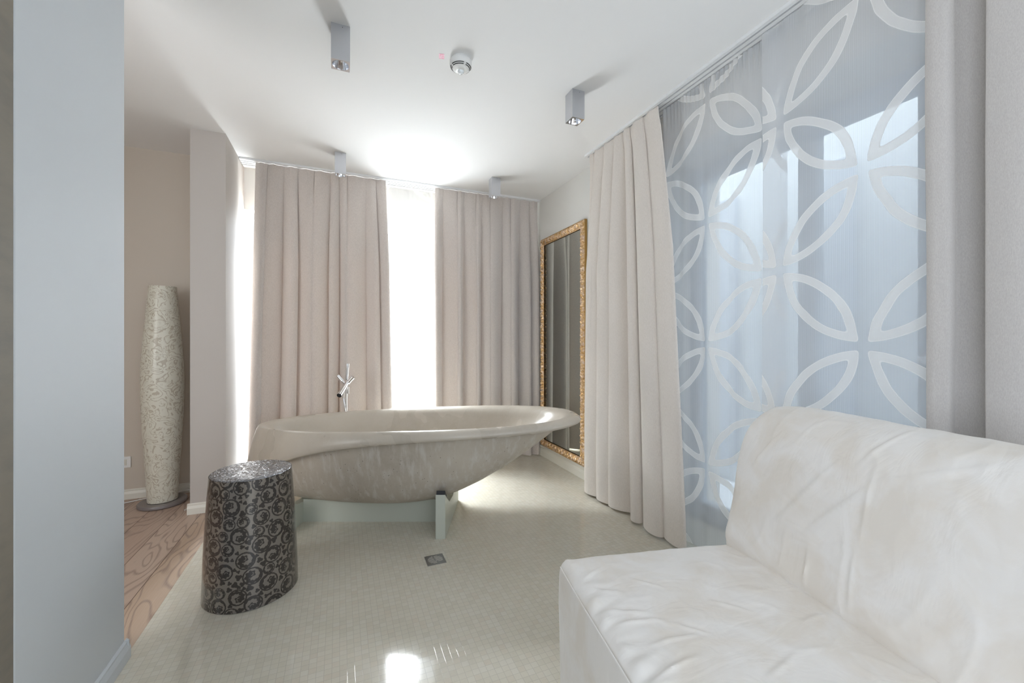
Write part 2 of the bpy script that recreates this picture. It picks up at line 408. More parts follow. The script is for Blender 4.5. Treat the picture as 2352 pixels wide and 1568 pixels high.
# far wall: opening for the balcony doors between x=-.70 and 1.30, z up to 2.34
WX0, WX1, WZ = -.755, 1.30, 2.34
wb = MB().box(WX1, XR+.25, YB, YB+.25, 0, ROOM_H).box(XL-.21, WX0, YB, YB+.25, 0, ROOM_H).box(WX0, WX1, YB, YB+.25, WZ, ROOM_H)
struct(wb.build('wall_back', M_wall))
struct(MB().box(-2.9, XL-.21, NB, NB+.2, 0, ROOM_H).build('wall_alcove', M_beige))
struct(MB().box(-2.9, XR+.6, YR-.2, YB+.25, ROOM_H+.1, 5.2).build('wall_sky_blocker', M_wall))  # unseen block added above the ceiling to keep the sky lamp off the court
struct(MB().box(-2.9, -2.7, YR, -.4, 0, ROOM_H).box(-2.9, -2.7, 1.6, NB, 0, ROOM_H).box(-2.9, -2.7, -.4, 1.6, 2.3, ROOM_H).box(-2.9, -2.7, -.4, 1.6, 0, .8).build('wall_far_left', M_beige))
# stub wall (pillar) between alcove and window
struct(MB().box(XL-.21, XL, 3.535, YB, 0, ROOM_H).build('wall_stub', [M_stub_shade]))
struct(MB().box(XL-.21, XL, 1.441, 2.02, 0, ROOM_H).build('wall_partition', M_part, bevel=.004))
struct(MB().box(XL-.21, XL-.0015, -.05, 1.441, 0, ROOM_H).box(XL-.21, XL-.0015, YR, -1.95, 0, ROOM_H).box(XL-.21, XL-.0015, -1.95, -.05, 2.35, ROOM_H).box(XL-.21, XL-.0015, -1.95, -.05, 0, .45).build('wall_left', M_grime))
# rear wall with its own glazed opening
wr = MB().box(XL-.2, -.35, YR-.15, YR, 0, ROOM_H).box(1.85, XR+.6, YR-.15, YR, 0, ROOM_H).box(-.35, 1.85, YR-.15, YR, 2.5, ROOM_H).box(-.35, 1.85, YR-.15, YR, 0, .4)
struct(wr.build('wall_rear', M_wall))
# right wall with the wide opening behind the sheers
DY0, DY1, DX, DZ = -.9, 2.21, 2.30, 2.39
wrt = MB().box(XR, XR+.6, DY1, YB+.25, 0, ROOM_H).box(XR, XR+.6, YR, DY0, 0, ROOM_H).box(XR, XR+.6, DY0, DY1, DZ, ROOM_H)
struct(wrt.build('wall_right', M_wall))
# skirtings
def skirt(name, pts, h=.075, d=.014, material=None):
    # pts: list of (x0,y0,x1,y1,nx,ny): moulded strip along a wall foot
    mb = MB()
    prof = [(0, 0), (d, 0), (d, h*.55), (d*.75, h*.7), (d*.5, h*.8), (d*.6, h*.92), (.002, h), (0, h)]
    for x0, y0, x1, y1, nx, ny in pts:
        vs = [(x+nx*a, y+ny*a, z+.001) for (x, y) in ((x0, y0), (x1, y1)) for a, z in prof]
        n = len(prof)
        mb.add(vs, [(i, (i+1) % n, n+(i+1) % n, n+i) for i in range(n)]+[tuple(range(n))[::-1], tuple(range(n, 2*n))])
    return struct(mb.build(name, material or M_base))
skirt('baseboard_right', [(XR, DY1+.02, XR, YB, -1, 0)], .10, .012)
skirt('baseboard_alcove', [(-2.7, NB, XL-.21, NB, 0, -1)])
skirt('baseboard_stub', [(XL-.225, 3.535, XL+.014, 3.535, 0, -1), (XL-.21, 3.535, XL-.21, NB, -1, 0)])
skirt('baseboard_stub_side', [(XL, 3.535, XL, YB, 1, 0)], .075, .012)
skirt('baseboard_partition', [(XL, 1.441, XL, 2.034, 1, 0), (XL-.21, 2.02, XL+.012, 2.02, 0, 1), (XL-.21, 1.441, XL-.21, 2.02, -1, 0)], .075, material=M_part)
skirt('baseboard_left', [(XL-.0015, YR, XL-.0015, 1.441, 1, 0)], .075, .012)

# far window: white sliding frames with glass, hidden mostly by the drapes
def glazing(name, x0, x1, z0, z1, y, n, axis='x'):
    fr = MB(); t = .055
    def bx(a0, a1, b0, b1, zz0, zz1):
        if axis == 'x': fr.box(a0, a1, b0, b1, zz0, zz1)
        else: fr.box(b0, b1, a0, a1, zz0, zz1)
    bx(x0, x1, y, y+.06, z0, z0+t); bx(x0, x1, y, y+.06, z1-t, z1)
    wdt = (x1-x0)/n
    for i in range(n+1):
        c = x0+i*wdt; bx(max(x0, c-t*.5), min(x1, c+t*.5), y, y+.06, z0+t, z1-t)
    o = struct(fr.build(name, M_white_frame))
    g = MB()
    if axis == 'x': g.box(x0+t, x1-t, y+.026, y+.034, z0+t, z1-t)
    else: g.box(y+.026, y+.034, x0+t, x1-t, z0+t, z1-t)
    p = g.build('pane', M_glass); p.parent = o
    return o
glazing('window_1', WX0, WX1, 0, WZ, YB+.12, 2)
struct(MB().box(-3, 4, YB+.25, 8.5, -.12, -.06).build('floor_terrace', M_terrace))

# right-hand opening: casing, glazed doors at x=2.3, light court behind
fr = MB(); t = .08
fr.box(DX-.03, DX+.05, DY0, DY1, DZ-.10, DZ).box(DX-.03, DX+.05, DY0, DY1, 0, .12)
for yc in (DY1-.04, 1.42, .92, .12, DY0+.04): fr.box(DX-.02, DX+.05, yc-.045, yc+.045, .12, DZ-.10)
dr = struct(fr.build('window_2', simple('grey_blue_door_frame', (.58, .63, .69), .4), bevel=.003))
p = MB().box(DX+.01, DX+.018, DY0+.08, DY1-.08, .12, DZ-.10).build('pane', M_glass); p.parent = dr
kn = MB().tube((DX-.02, .93, 1.14), (DX-.03, .93, 1.14), .026).tube((DX-.03, .93, 1.14), (DX-.075, .93, 1.14), .009).tube((DX-.07, .94, 1.14), (DX-.07, .82, 1.14), .009)
k = kn.build('door_handle', M_chrome, smooth=True); k.parent = dr
struct(MB().box(3.30, 3.4, -2.5, 5.0, -.1, 4.7).build('wall_court', M_court))
struct(MB().box(XR+.6, 3.3, -2.5, 5.0, -.12, -.06).build('floor_court', M_court))
mbp = MB()
for yc, wd in ((2.9, .5), (1.9, .32), (.9, .6), (-.3, .4)): mbp.box(3.26, 3.3, yc-wd/2, yc+wd/2, .1, 2.5)
struct(mbp.build('trim_court_panels', M_court_dark))

# ------------------------------------------------------------------ curtain tracks
def track(name, axis, a0, a1, c0, c1, grooves, label):
    # shallow white extrusion on the ceiling with dark running slots
    root = thing(name, label, 'curtain track', ((a0+a1)/2 if axis == 'x' else (c0+c1)/2, (c0+c1)/2 if axis == 'x' else (a0+a1)/2, ROOM_H))
    z0, z1 = ROOM_H-.016, ROOM_H
    mb = MB(); gv = MB()
    cs = sorted(grooves); edges = [c0]
    for g in cs: edges += [g-.0055, g+.0055]
    edges.append(c1)
    def bx(m_, x, y, u, v, q, r):
        if axis == 'x': m_.box(x, y, u, v, q, r)
        else: m_.box(u, v, x, y, q, r)
    for i in range(0, len(edges), 2): bx(mb, a0, a1, edges[i], edges[i+1], z0, z1-.003)
    bx(mb, a0, a1, c0, c1, z1-.003, z1)
    for g in cs: bx(gv, a0, a1, g-.0055, g+.0055, z1-.006, z1-.003)
    mb.build('rail', M_white_frame, root); gv.build('slot', M_groove, root)
    return root
track('curtain_track', 'x', XL+.005, XR-.005, 3.93, 4.10, (3.97, 4.01, 4.05), 'white ceiling track above the window drapes and window sheer')
track('curtain_track', 'y', -.2, 2.84, 1.815, 1.965, (1.84, 1.873, 1.905, 1.94), 'long white slotted ceiling track along the right wall above the petal sheers')

# ------------------------------------------------------------------ drapes
def drape(name, top, bot, depth_axis, folds, seed, material, label, cat='curtain', amp=.045, z_top=ROOM_H-.018, z_bot=.012,
          rows=44, lat=.55, hem=.08, group=None, uvs=None, header=.075, sub=22, bow=None, ampt=.5, irregular=.35):
    """top/bot: (start,end) along the run; depth_axis: ('y', value) or ('x', value)"""
    rnd = random.Random(seed); n = folds*sub
    wd = [1+irregular*(rnd.random()*2-1) for _ in range(folds)]; s = sum(wd); acc = [0]
    for q in wd: acc.append(acc[-1]+q/s)
    am = [.75+.5*rnd.random() for _ in range(folds)]; sk = [rnd.uniform(-.5, .5) for _ in range(folds)]
    verts = []; uv = []
    for r in range(rows+1):
        w_ = r/rows; z = z_top+(z_bot-z_top)*w_
        hd = min(1, max(0, (z_top-z)/header))
        grow = .22+.78*min(1, max(0, (z_top-z-header)/.9))**.7 if hd >= 1 else .22
        grow *= ampt+(1-ampt)*w_
        for i in range(n+1):
            u = i/n; k = min(folds-1, int(u*folds)); f = u*folds-k
            tt = acc[k]+(acc[k+1]-acc[k])*f
            a = 2*PI*f
            lean = .5+.5*sk[k]
            wave = 1.7*math.sin(PI*f)**.75*(1-(.30*(1-f) if lean > .5 else .30*f))-.7
            side = (f**3*(1-f)*6 if lean > .5 else -f*(1-f)**3*6)
            latv = (side*lat*1.3 + math.sin(a)*.10)*min(1, grow*1.3)*(acc[k+1]-acc[k])
            drift = noise.noise(Vector((u*folds*.6+seed, z*.55, seed*.7)))*.014*w_
            pos_t = top[0]+(top[1]-top[0])*(tt+latv); pos_b = bot[0]+(bot[1]-bot[0])*(tt+latv)
            along = pos_t+(pos_b-pos_t)*(w_**.85)+drift
            dep = amp*am[k]*grow*wave + noise.noise(Vector((u*folds*.5, z*.9, seed+3)))*.010*w_
            # small gathers in the heading tape
            if hd < 1: dep += .006+.005*math.cos(a*2+1)*(1-hd)
            if bow: dep += bow(u, w_)
            if depth_axis[0] == 'y': verts.append((along, depth_axis[1]-dep, z))
            else: verts.append((depth_axis[1]-dep, along, z))
            uv.append(((uvs[0]+(u*(uvs[1]))) if uvs else along, z))
    mb = MB(); m_ = n+1
    mb.add(verts, [(r*m_+i, r*m_+i+1, (r+1)*m_+i+1, (r+1)*m_+i) for r in range(rows) for i in range(n)])
    mb.uv = uv
    o = mb.build(name, material, smooth=True)
    return tag(o, label, cat, group)

drape('window_drape', (-.640, .395), (-.715, .435), ('y', 3.965), 10, 3, M_drape,
      'wide taupe drape left of the bright window gap, behind the chrome tap', group='taupe drapes at the far window', amp=.082, irregular=.45, ampt=.8)
drape('window_drape', (.850, 1.945), (.850, 1.945), ('y', 3.965), 11, 8, M_drape,
      'taupe drape right of the bright window gap, reaching the gilt mirror', group='taupe drapes at the far window', amp=.082, irregular=.4, ampt=.8)
# side drape with four large folds stepping forward
drape('side_drape', (2.815, 2.040), (2.835, 1.885), ('x', 1.845), 7, 21, M_drape_side,
      'cream pleated drape hanging between the gilt mirror and the petal sheers', amp=.085, lat=1.0, z_bot=.02, ampt=.7, irregular=.5)
def profile_drape(name, pts, material, label, cat='curtain', rows=40, z_top=ROOM_H-.018, z_bot=.02):
    P_ = [Vector((0, b_, a, ))*0+Vector((a, b_, 0)) for a, b_ in pts]; out_ = []
    for i in range(len(P_)-1):
        p0, p1, p2, p3 = P_[max(i-1, 0)], P_[i], P_[i+1], P_[min(i+2, len(P_)-1)]
        for k in range(10):
            t_ = k/10; out_.append(.5*((2*p1)+(p2-p0)*t_+(2*p0-5*p1+4*p2-p3)*t_*t_+(-p0+3*p1-3*p2+p3)*t_**3))
    out_.append(P_[-1]); n = len(out_); verts = []
    for r in range(rows+1):
        w_ = r/rows; z = z_top+(z_bot-z_top)*w_
        for i, p_ in enumerate(out_):
            dd = noise.noise(Vector((i*.07, z*.9, 4)))*.006; dy = noise.noise(Vector((i*.05, z*1.1, 11)))*.008
            verts.append((1.852+(p_.y-1.852)*(.6+.4*min(1, w_*3))+dd, p_.x+dy-.012*w_*(1 if i > 12 else 0), z))
    mb = MB(); mb.add(verts, [(r*n+i, r*n+i+1, (r+1)*n+i+1, (r+1)*n+i) for r in range(rows) for i in range(n-1)])
    return tag(mb.build(name, material, smooth=True), label, cat)
np_ = [(.738, 1.852), (.748, 1.825), (.742, 1.79), (.715, 1.772), (.692, 1.79), (.690, 1.83), (.690, 1.852), (.66, 1.858), (.63, 1.855), (.606, 1.848), (.604, 1.81), (.596, 1.775), (.55, 1.755), (.50, 1.762), (.488, 1.80), (.49, 1.86)]
np_ += [(a-.262-.262*k, b_) for k in range(2) for a, b_ in np_[1:]]
profile_drape('near_drape', np_, M_drape_near, 'ribbed grey drape at the right edge of the photo behind the sofa back')

# sheers on the right: panel further into the room, then the nearer flat panel overlapping it
def sheer_panel(name, y0, y1, x, uv0, seed, folds, amp, label, material=M_sheer, shift_z=0, x_run=None, z_bot=.03, ytop=None, group='petal sheers on the right wall'):
    rnd = random.Random(seed); n = 160; rows = 50; verts = []; uv = []
    for r in range(rows+1):
        z = ROOM_H-.018+(z_bot-(ROOM_H-.018))*r/rows
        for i in range(n+1):
            u = i/n; y = y0+(y1-y0)*u
            d = amp*(math.sin(u*folds*2*PI+seed+.4*math.sin(u*9+seed))+.4*math.sin(u*folds*4.7*PI+1))*(.55+.45*r/rows)
            d += .01*noise.noise(Vector((u*4+seed, z*.8, 0)))
            gather = .006*math.sin(u*folds*14*PI)*max(0, 1-(ROOM_H-.018-z)/.15)
            if x_run: verts.append((y, x-d-gather, z))
            else: verts.append((x-d-gather, y, z))
            uv.append((y-uv0+4*CW, z-shift_z+4*CH))
    mb = MB(); m_ = n+1
    mb.add(verts, [(r*m_+i, r*m_+i+1, (r+1)*m_+i+1, (r+1)*m_+i) for r in range(rows) for i in range(n)]); mb.uv = uv
    o = mb.build(name, material, smooth=True)
    return tag(o, label, 'sheer curtain', group)
sheer_panel('petal_sheer', 2.06, 1.27, 1.905, 1.722, 2, 4, .007, 'petal patterned sheer panel beside the cream drape, tucked behind the nearer panel', shift_z=1.195-4*0, )
sheer_panel('petal_sheer', 1.372, .712, 1.872, .953, 5, 1, .005, 'wide flat petal patterned sheer panel rising behind the sofa back', shift_z=1.195)
sheer_panel('window_sheer', .28, 1.25, 4.05, .55, 7, 3, .008, 'white sheer in the bright gap between the two window drapes', M_sheer_win, shift_z=2.2, x_run=True, group=None)

# ------------------------------------------------------------------ bathtub
R_ = Vector((math.cos(YAW), -math.sin(YAW), 0)); F_ = Vector((math.sin(YAW), math.cos(YAW), 0))
def pq(p, q, z): return R_*p+F_*q+Vector((0, 0, z))
def sgnpow(x, e): return math.copysign(abs(x)**e, x)
def smooth(a, b_, x):
    t_ = min(1, max(0, (x-a)/(b_-a))); return t_*t_*(3-2*t_)
TP, TQ = -.672, 2.925
def crest(th, off=0.0):
    c, s = math.cos(th), math.sin(th)
    hl = 1.095+off; hw = (.455+.045*c)+off
    p = TP+hl*sgnpow(c, .92); q = TQ-.03*c+hw*sgnpow(s, .86)
    z = .632+(p+1.76)*.036
    return p, q, z
tub_o = pq(TP, TQ, 0)
tub = thing('bathtub', 'long concrete bathtub with a thick polished rim on a pale green stand', 'bathtub', tuple(tub_o))
NT = 160
def ring(fn): return [fn(2*PI*i/NT) for i in range(NT)]
def band_h(th):
    Lf = (1-math.cos(th))/2
    return .052+.022*Lf+.33*Lf**5.2
rows_ = []
# inside of the bowl, bottom to rim
CBI = (-.75, TQ)
for s_ in (0.02, .2, .4, .55, .68, .78, .86, .92, .96, .985, 1.0):
    def f(th, s_=s_):
        c = math.cos(th); n_ = 4.0-1.5*max(0, c)**2
        off = -.075-.03*max(0, c)**3
        p, q, z = crest(th, off); zt = z-.05; zb_ = .27
        return (CBI[0]+s_*(p-CBI[0]), CBI[1]+s_*(q-CBI[1]), zb_+(zt-zb_)*s_**n_)
    rows_.append(ring(f))
def lip(off, dz):
    def f(th):
        c = max(0, math.cos(th)); o_ = off*(1+.5*c**3) if off < 0 else off
        p, q, z = crest(th, o_); return (p, q, z+dz)
    return ring(f)
for off, dz in ((-.055, -.022), (-.036, -.007), (-.018, -.001), (0.0, 0.0)): rows_.append(lip(off, dz))
# outer band
for o_, k_ in ((.010, .06), (.020, .20), (.028, .40), (.033, .62), (.032, .80), (.024, .93), (.012, 1.0)):
    def f(th, o_=o_, k_=k_):
        c = math.cos(th); Lf = (1-c)/2
        fl = o_ + .055*k_*Lf**4 + (.02*math.sin(k_*PI*.9)*(1-Lf)**2)
        if k_ >= .93: fl = o_+.055*k_*Lf**4+.006
        p, q, z = crest(th, fl); return (p, q, z-band_h(th)*k_)
    rows_.append(ring(f))
# return under the ledge
def under(th):
    c = math.cos(th); Lf = (1-c)/2
    p, q, z = crest(th, -.040-.02*(1-Lf)**3+.055*Lf**4); return (p, q, z-band_h(th)+.004)
rows_.append(ring(under))
shell = MB(); vs = [pq(*v_) for r in rows_ for v_ in r]
fs = [(k*NT+i, k*NT+(i+1) % NT, (k+1)*NT+(i+1) % NT, (k+1)*NT+i) for k in range(len(rows_)-1) for i in range(NT)]
fs.append(tuple(range(NT)))
shell.add(vs, fs)
so = shell.build('rim_and_basin', M_conc, tub, smooth=True)
so['label'] = 'smooth polished concrete rim and basin'
# lower body
CB = (-1.0, TQ-.02); ZB = .135
def body(s_):
    def f(th):
        c = math.cos(th)
        p, q, z = crest(th, -.040-.02*((1+c)/2)**3+.055*((1-c)/2)**4); zt = z-band_h(th)+.006
        n_ = 2.15+2.9*(1-max(0, c)**1.4)
        return (CB[0]+s_*(p-CB[0]), CB[1]+s_*(q-CB[1]), ZB+(zt-ZB)*s_**n_)
    return ring(f)
br_ = [body(s_) for s_ in (1, .985, .965, .94, .91, .875, .835, .79, .74, .68, .61, .53, .44, .34, .23, .12, .02)]
bd = MB(); bd.add([pq(*v_) for r in br_ for v_ in r], [(k*NT+i, k*NT+(i+1) % NT, (k+1)*NT+(i+1) % NT, (k+1)*NT+i) for k in range(len(br_)-1) for i in range(NT)]+[tuple((len(br_)-1)*NT+i for i in range(NT))])
bo = bd.build('lower_body', M_conc_raw, tub, smooth=True); bo['label'] = 'rougher pitted concrete underside'
# stand: two cross panels and a long spine
def prism(poly, p0, p1, axis='p'):
    mb = MB(); n = len(poly)
    vs = [pq(p0, q, z) for q, z in poly]+[pq(p1, q, z) for q, z in poly]
    return mb.add(vs, [(i, (i+1) % n, n+(i+1) % n, n+i) for i in range(n)]+[tuple(range(n))[::-1], tuple(range(n, 2*n))])
prof = [(2.53, 0), (3.15, 0), (3.15, .262), (3.10, .215), (3.02, .165), (2.86, .145), (2.70, .165), (2.60, .225), (2.53, .272)]
prism(prof, -.468, -.408).build('cross_panel', M_stand, tub, bevel=.002)
prism([(q, z-.02 if z > 0 else 0) for q, z in prof], -1.46, -1.40).build('cross_panel', M_stand, tub, bevel=.002)
mbs = MB(); vs = [pq(p, q, z) for z in (0, .15) for q in (2.775, 2.825) for p in (-1.40, -.468)]
mbs.add(vs, [(0, 2, 3, 1), (4, 5, 7, 6), (0, 1, 5, 4), (2, 6, 7, 3), (0, 4, 6, 2), (1, 3, 7, 5)]); mbs.build('spine_panel', M_stand, tub)
prism([(2.535, .270), (2.60, .224), (2.62, .232), (2.545, .292)], -.464, -.412).build('dark_gap', M_rubber_gap, tub)  # black wedge added where the panel top has only a dark gap

# ------------------------------------------------------------------ chrome floor tap behind the tub
TK = .958
tx = pq(-1.452*TK, 3.60*TK, 0)
tap = thing('bath_tap', 'chrome floor standing bath tap rising behind the bathtub', 'tap', tuple(tx))
def tl(dp, dq, z): return pq((-1.452+dp)*TK, (3.60+dq)*TK, 0 if z == 0 else 1.22-(1.22-z)*TK)
MB().lathe(tx.x, tx.y, [(.055, .001), (.055, .009), (.05, .012), (.001, .012)], 40, cap0=True).build('base_plate', M_chrome, tap, smooth=True)
MB().tube((tx.x, tx.y, .01), tl(.012, 0, .90), .0095).build('stem', M_chrome, tap, smooth=True)
MB().tube(tl(.012, 0, .87), tl(.022, 0, 1.012), .0125).build('upper_stem', M_chrome, tap, smooth=True)
def tv(u, v, d): return pq((u-1176)*d/950, d, 1.22-(v-780)*d/950)   # tap joints, measured on the photo at depth d
a0, a1 = tv(799, 876, 3.42), tv(779, 908, 3.25)
sp = MB().tube(a0, a1, .0185, caps=False); ax = (a0-a1).normalized()
sp.tube(a1+ax*.0001, a1+ax*.03, .0165, .0165, caps=False)
sp.build('spout', M_chrome, tap, smooth=True)
MB().tube(a1+ax*.028, a1+ax*.029, .0165).build('spout_mouth', M_black, tap)
MB().tube(tv(795, 884, 3.41), tv(807.5, 869.5, 3.41), .0165).tube(tv(807.5, 869.5, 3.41), tv(811, 865.5, 3.41), .0178).build('lever', M_chrome, tap, smooth=True)
MB().tube(tv(795, 883, 3.45), tv(785, 874, 3.46), .0115).tube(tv(787, 875.5, 3.46), tv(776.5, 863, 3.47), .0150).build('diverter', M_chrome, tap, smooth=True)
MB().tube(tv(790, 895, 3.43), tv(788.5, 914, 3.43), .0080).tube(tv(788.5, 912, 3.43), tv(793, 945, 3.43), .0065).tube(tv(800, 888, 3.44), tv(799.5, 904, 3.44), .0062).build('hand_shower', M_chrome, tap, smooth=True)

# ------------------------------------------------------------------ scroll patterned stool
sx, sy = -.398, 2.372
stool = thing('drum_stool', 'dark scroll-patterned drum stool with a pewter top in front of the bathtub', 'stool', (sx, sy, 0))
def scroll_value(U, V, Wd, Hd):
    rnd = random.Random(11); cs = []
    tries = 0
    while tries < 16000 and len(cs) < 700:
        tries += 1
        r = rnd.uniform(.034, .040) if tries < 1600 else (rnd.uniform(.023, .030) if tries < 3800 else rnd.uniform(.007, .014))
        x, y = rnd.uniform(0, Wd), rnd.uniform(-.01, Hd+.01)
        ok = True
        for (a, b_, q) in cs:
            dx = abs(a-x); dx = min(dx, Wd-dx)
            if dx*dx+(b_-y)**2 < ((r+q)*.97)**2: ok = False; break
        if ok: cs.append((x, y, r))
    out_ = np.zeros_like(U)
    for (x, y, r) in cs:
        dx = U-x; dx = (dx+Wd/2) % Wd-Wd/2; dy = V-y; d = np.sqrt(dx*dx+dy*dy)
        near = d < r*1.15
        if not near.any(): continue
        dxn, dyn, dn = dx[near], dy[near], d[near]; val = out_[near]
        if r > .02:
            ang = rnd.uniform(0, 2*PI); hand = rnd.choice((-1, 1))
            th_ = (hand*np.arctan2(dyn, dxn)-ang) % (2*PI)
            val = np.where(np.abs(dn-r*.95) < r*.085, 1, val)
            tt_ = th_/(1.75*PI); rad = r*(.90-.48*tt_)
            wd_ = np.where(tt_ < 1, r*(.07+.22*np.minimum(tt_, 1))*(1+.30*np.cos(9*th_)), 0)
            val = np.where(np.abs(dn-rad) < wd_, 1, val)
            a0 = hand*(ang+1.75*PI); ex = dxn-math.cos(a0)*r*.30; ey = dyn-math.sin(a0)*r*.30
            ed = np.sqrt(ex*ex+ey*ey); ea = np.arctan2(ey, ex)
            val = np.where(ed < r*.40*(1+.16*np.cos(5*(ea-a0))), 1, val)
            val = np.where((np.abs(ed-r*.20) < r*.035) & (np.cos(ea-a0-2.4*hand) > .1), 0, val)
        else:
            a_ = np.arctan2(dyn, dxn); k3 = rnd.uniform(0, 6)
            val = np.where(dn < r*(1.0+.25*np.cos(3*a_+k3)), 1, val)
        out_[near] = val
    return out_
nu, nv = 620, 300; HS = .575
rb, rt = .202, .1735
def stool_r(t_): return rb+(rt-rb)*t_ + .004*math.sin(t_*PI)
uu = np.linspace(0, 2*PI, nu, endpoint=False); vv = np.linspace(0, 1, nv+1)
UU, VV = np.meshgrid(uu*.19, vv*HS)
val = scroll_value(UU, VV, 2*PI*.19, HS)
verts = []
for j, t_ in enumerate(vv):
    r_ = stool_r(t_)
    for a_ in uu: verts.append((sx+r_*math.cos(a_), sy+r_*math.sin(a_), t_*HS+.002))
drum = MB(); drum.add(verts, [(j*nu+i, j*nu+(i+1) % nu, (j+1)*nu+(i+1) % nu, (j+1)*nu+i) for j in range(nv) for i in range(nu)])
do = drum.build('drum', M_scroll, stool, smooth=True)
at = do.data.attributes.new('scroll', 'FLOAT', 'POINT'); at.data.foreach_set('value', val.reshape(-1).astype(np.float32))
MB().lathe(sx, sy, [(.001, HS+.007), (.10, HS+.007), (rt-.006, HS+.0065), (rt-.002, HS+.004), (rt, HS+.001), (rt-.001, HS-.003)], 96, cap0=True).build('top', M_top, stool, smooth=True)

# ------------------------------------------------------------------ floor lamp in the alcove
lx, ly = -1.216, 3.845
lamp = thing('floor_lamp', 'tall cream lace-patterned vase shaped floor lamp in the alcove', 'lamp', (lx, ly, 0))
MB().lathe(lx, ly, [(.001, .001), (.140, .001), (.146, .006), (.146, .022), (.142, .027), (.001, .027)], 64)  .build('base', M_lampbase, lamp, smooth=True)
prof = [(0, .090), (.08, .096), (.2, .107), (.35, .121), (.5, .129), (.62, .1275), (.75, .115), (.88, .098), (1.0, .083)]
def lr(t_):
    for (a, ra), (b_, rb_) in zip(prof, prof[1:]):
        if t_ <= b_: k_ = (t_-a)/(b_-a); return ra+(rb_-ra)*k_
    return prof[-1][1]
nl, ml = 72, 70; verts = []; uvl = []
rr = [lr(k/ml) for k in range(ml+1)]
for _ in range(5): rr = [rr[0]]+[(rr[k-1]+rr[k]*2+rr[k+1])/4 for k in range(1, ml)]+[rr[-1]]
for k in range(ml+1):
    for i in range(nl+1):
        a = 2*PI*i/nl; verts.append((lx+rr[k]*math.cos(a), ly+rr[k]*math.sin(a)*.95, .03+1.585*k/ml)); uvl.append((i/nl*.72, 1.6*k/ml))
sh = MB(); sh.add(verts, [(k*(nl+1)+i, k*(nl+1)+i+1, (k+1)*(nl+1)+i+1, (k+1)*(nl+1)+i) for k in range(ml) for i in range(nl)]); sh.uv = uvl
sh.build('lamp_shade', M_lampcloth, lamp, smooth=True)
MB().path([(lx+.12, ly+.10, .05), (lx+.17, ly+.09, .055), (-1.00, ly-.03, .02), (-.985, ly-.12, .006), (-1.0, ly-.2, .005)], .0035).build('cable', M_white_plastic, lamp, smooth=True)
def bez(pts, n=24):
    out_ = []
    for i in range(len(pts)-1):
        p0 = Vector(pts[max(i-1, 0)]); p1 = Vector(pts[i]); p2 = Vector(pts[i+1]); p3 = Vector(pts[min(i+2, len(pts)-1)])
        for k in range(n):
            t_ = k/n; out_.append(.5*((2*p1)+(p2-p0)*t_+(2*p0-5*p1+4*p2-p3)*t_*t_+(-p0+3*p1-3*p2+p3)*t_**3))
    return out_+[Vector(pts[-1])]
tag(MB().path(bez([(-1.60, 3.93, .006), (-1.48, 3.95, .006), (-1.36, 4.00, .008), (-1.24, 4.02, .012), (-1.12, 4.015, .03), (-1.03, 3.96, .05), (-.99, 3.86, .02), (-.985, 3.72, .006), (-1.02, 3.62, .006)], 10), .0038).build('power_cord', M_white_plastic, smooth=True),
    'thin white power cord lying on the boards beside the alcove skirting', 'cord')
# wall outlet
ox = -1.535
sw = thing('wall_outlet', 'white outlet plate low on the beige alcove wall, left of the lamp', 'outlet', (ox, NB, .285))
MB().box(ox-.06, ox+.06, NB-.010, NB, .242, .328).build('plate', M_white_plastic, sw, bevel=.004)
for k in (-1, 0, 1): MB().box(ox+k*.0235-.0112, ox+k*.0235+.0112, NB-.0125, NB-.009, .262, .308).build('module', M_cream_plastic, sw, bevel=.001)

# ------------------------------------------------------------------ gilt mirror on the right wall
my0, my1, mz0, mz1 = 3.045, 3.875, .125, 2.258
mx = XR-.012
mir = thing('wall_mirror', 'tall mirror in a carved gilt frame between the far drape and side drape', 'mirror', (XR, (my0+my1)/2, mz0))
fwid = .068
def carved():
    """relief strip round the mirror: rounded cross-section with leaf lobes"""
    mb = MB()
    peri = [((my0, mz0), (my1, mz0)), ((my1, mz0), (my1, mz1)), ((my1, mz1), (my0, mz1)), ((my0, mz1), (my0, mz0))]
    inn = [(1, 1), (-1, 1), (-1, -1), (1, -1)]
    m_ = 14
    for s_i, ((a, b_)) in enumerate(peri):
        ia, ib = inn[s_i], inn[(s_i+1) % 4]; ln = math.hypot(b_[0]-a[0], b_[1]-a[1]); n = int(ln/.006)
        vs = []
        for i in range(n+1):
            t_ = i/n; pa = Vector(a).lerp(Vector(b_), t_); dist = t_*ln
            io = Vector((ia[0]*(1-t_)+ib[0]*t_, ia[1]*(1-t_)+ib[1]*t_))
            corner = Vector(a)*(1-t_)+Vector(b_)*t_
            # keep mitre: inset vector moves linearly only near the ends
            ins0 = Vector((pa.x, pa.y))
            for k in range(m_+1):
                w_ = k/m_*fwid
                dirn = Vector((b_[0]-a[0], b_[1]-a[1])).normalized(); nrm = Vector((-dirn.y, dirn.x))
                along = w_ + (ln-2*w_)*t_
                pt = Vector(a)+dirn*along+nrm*w_
                kk = k/m_
                h = .030*math.sin(PI*min(1, kk*1.15))**.6 if kk < .80 else .012+.004*math.sin((kk-.8)*5*PI)
                if .04 < kk < .8:
                    ph = along/.058; lob = abs(math.sin(PI*ph+kk*2.2)); h += .010*(lob**.5-.6)+.006*math.sin(PI*2*ph*2+kk*9)*math.sin(kk*14)
                    h += .005*noise.noise(Vector((along*90, kk*7, s_i)))
                vs.append((XR-.012-h, pt.x, pt.y))
        mb.add(vs, [(i*(m_+1)+k, i*(m_+1)+k+1, (i+1)*(m_+1)+k+1, (i+1)*(m_+1)+k) for i in range(n) for k in range(m_)])
    return mb
co = carved().build('carved_frame', M_gold, mir, smooth=True)
fb = MB(); e = .003
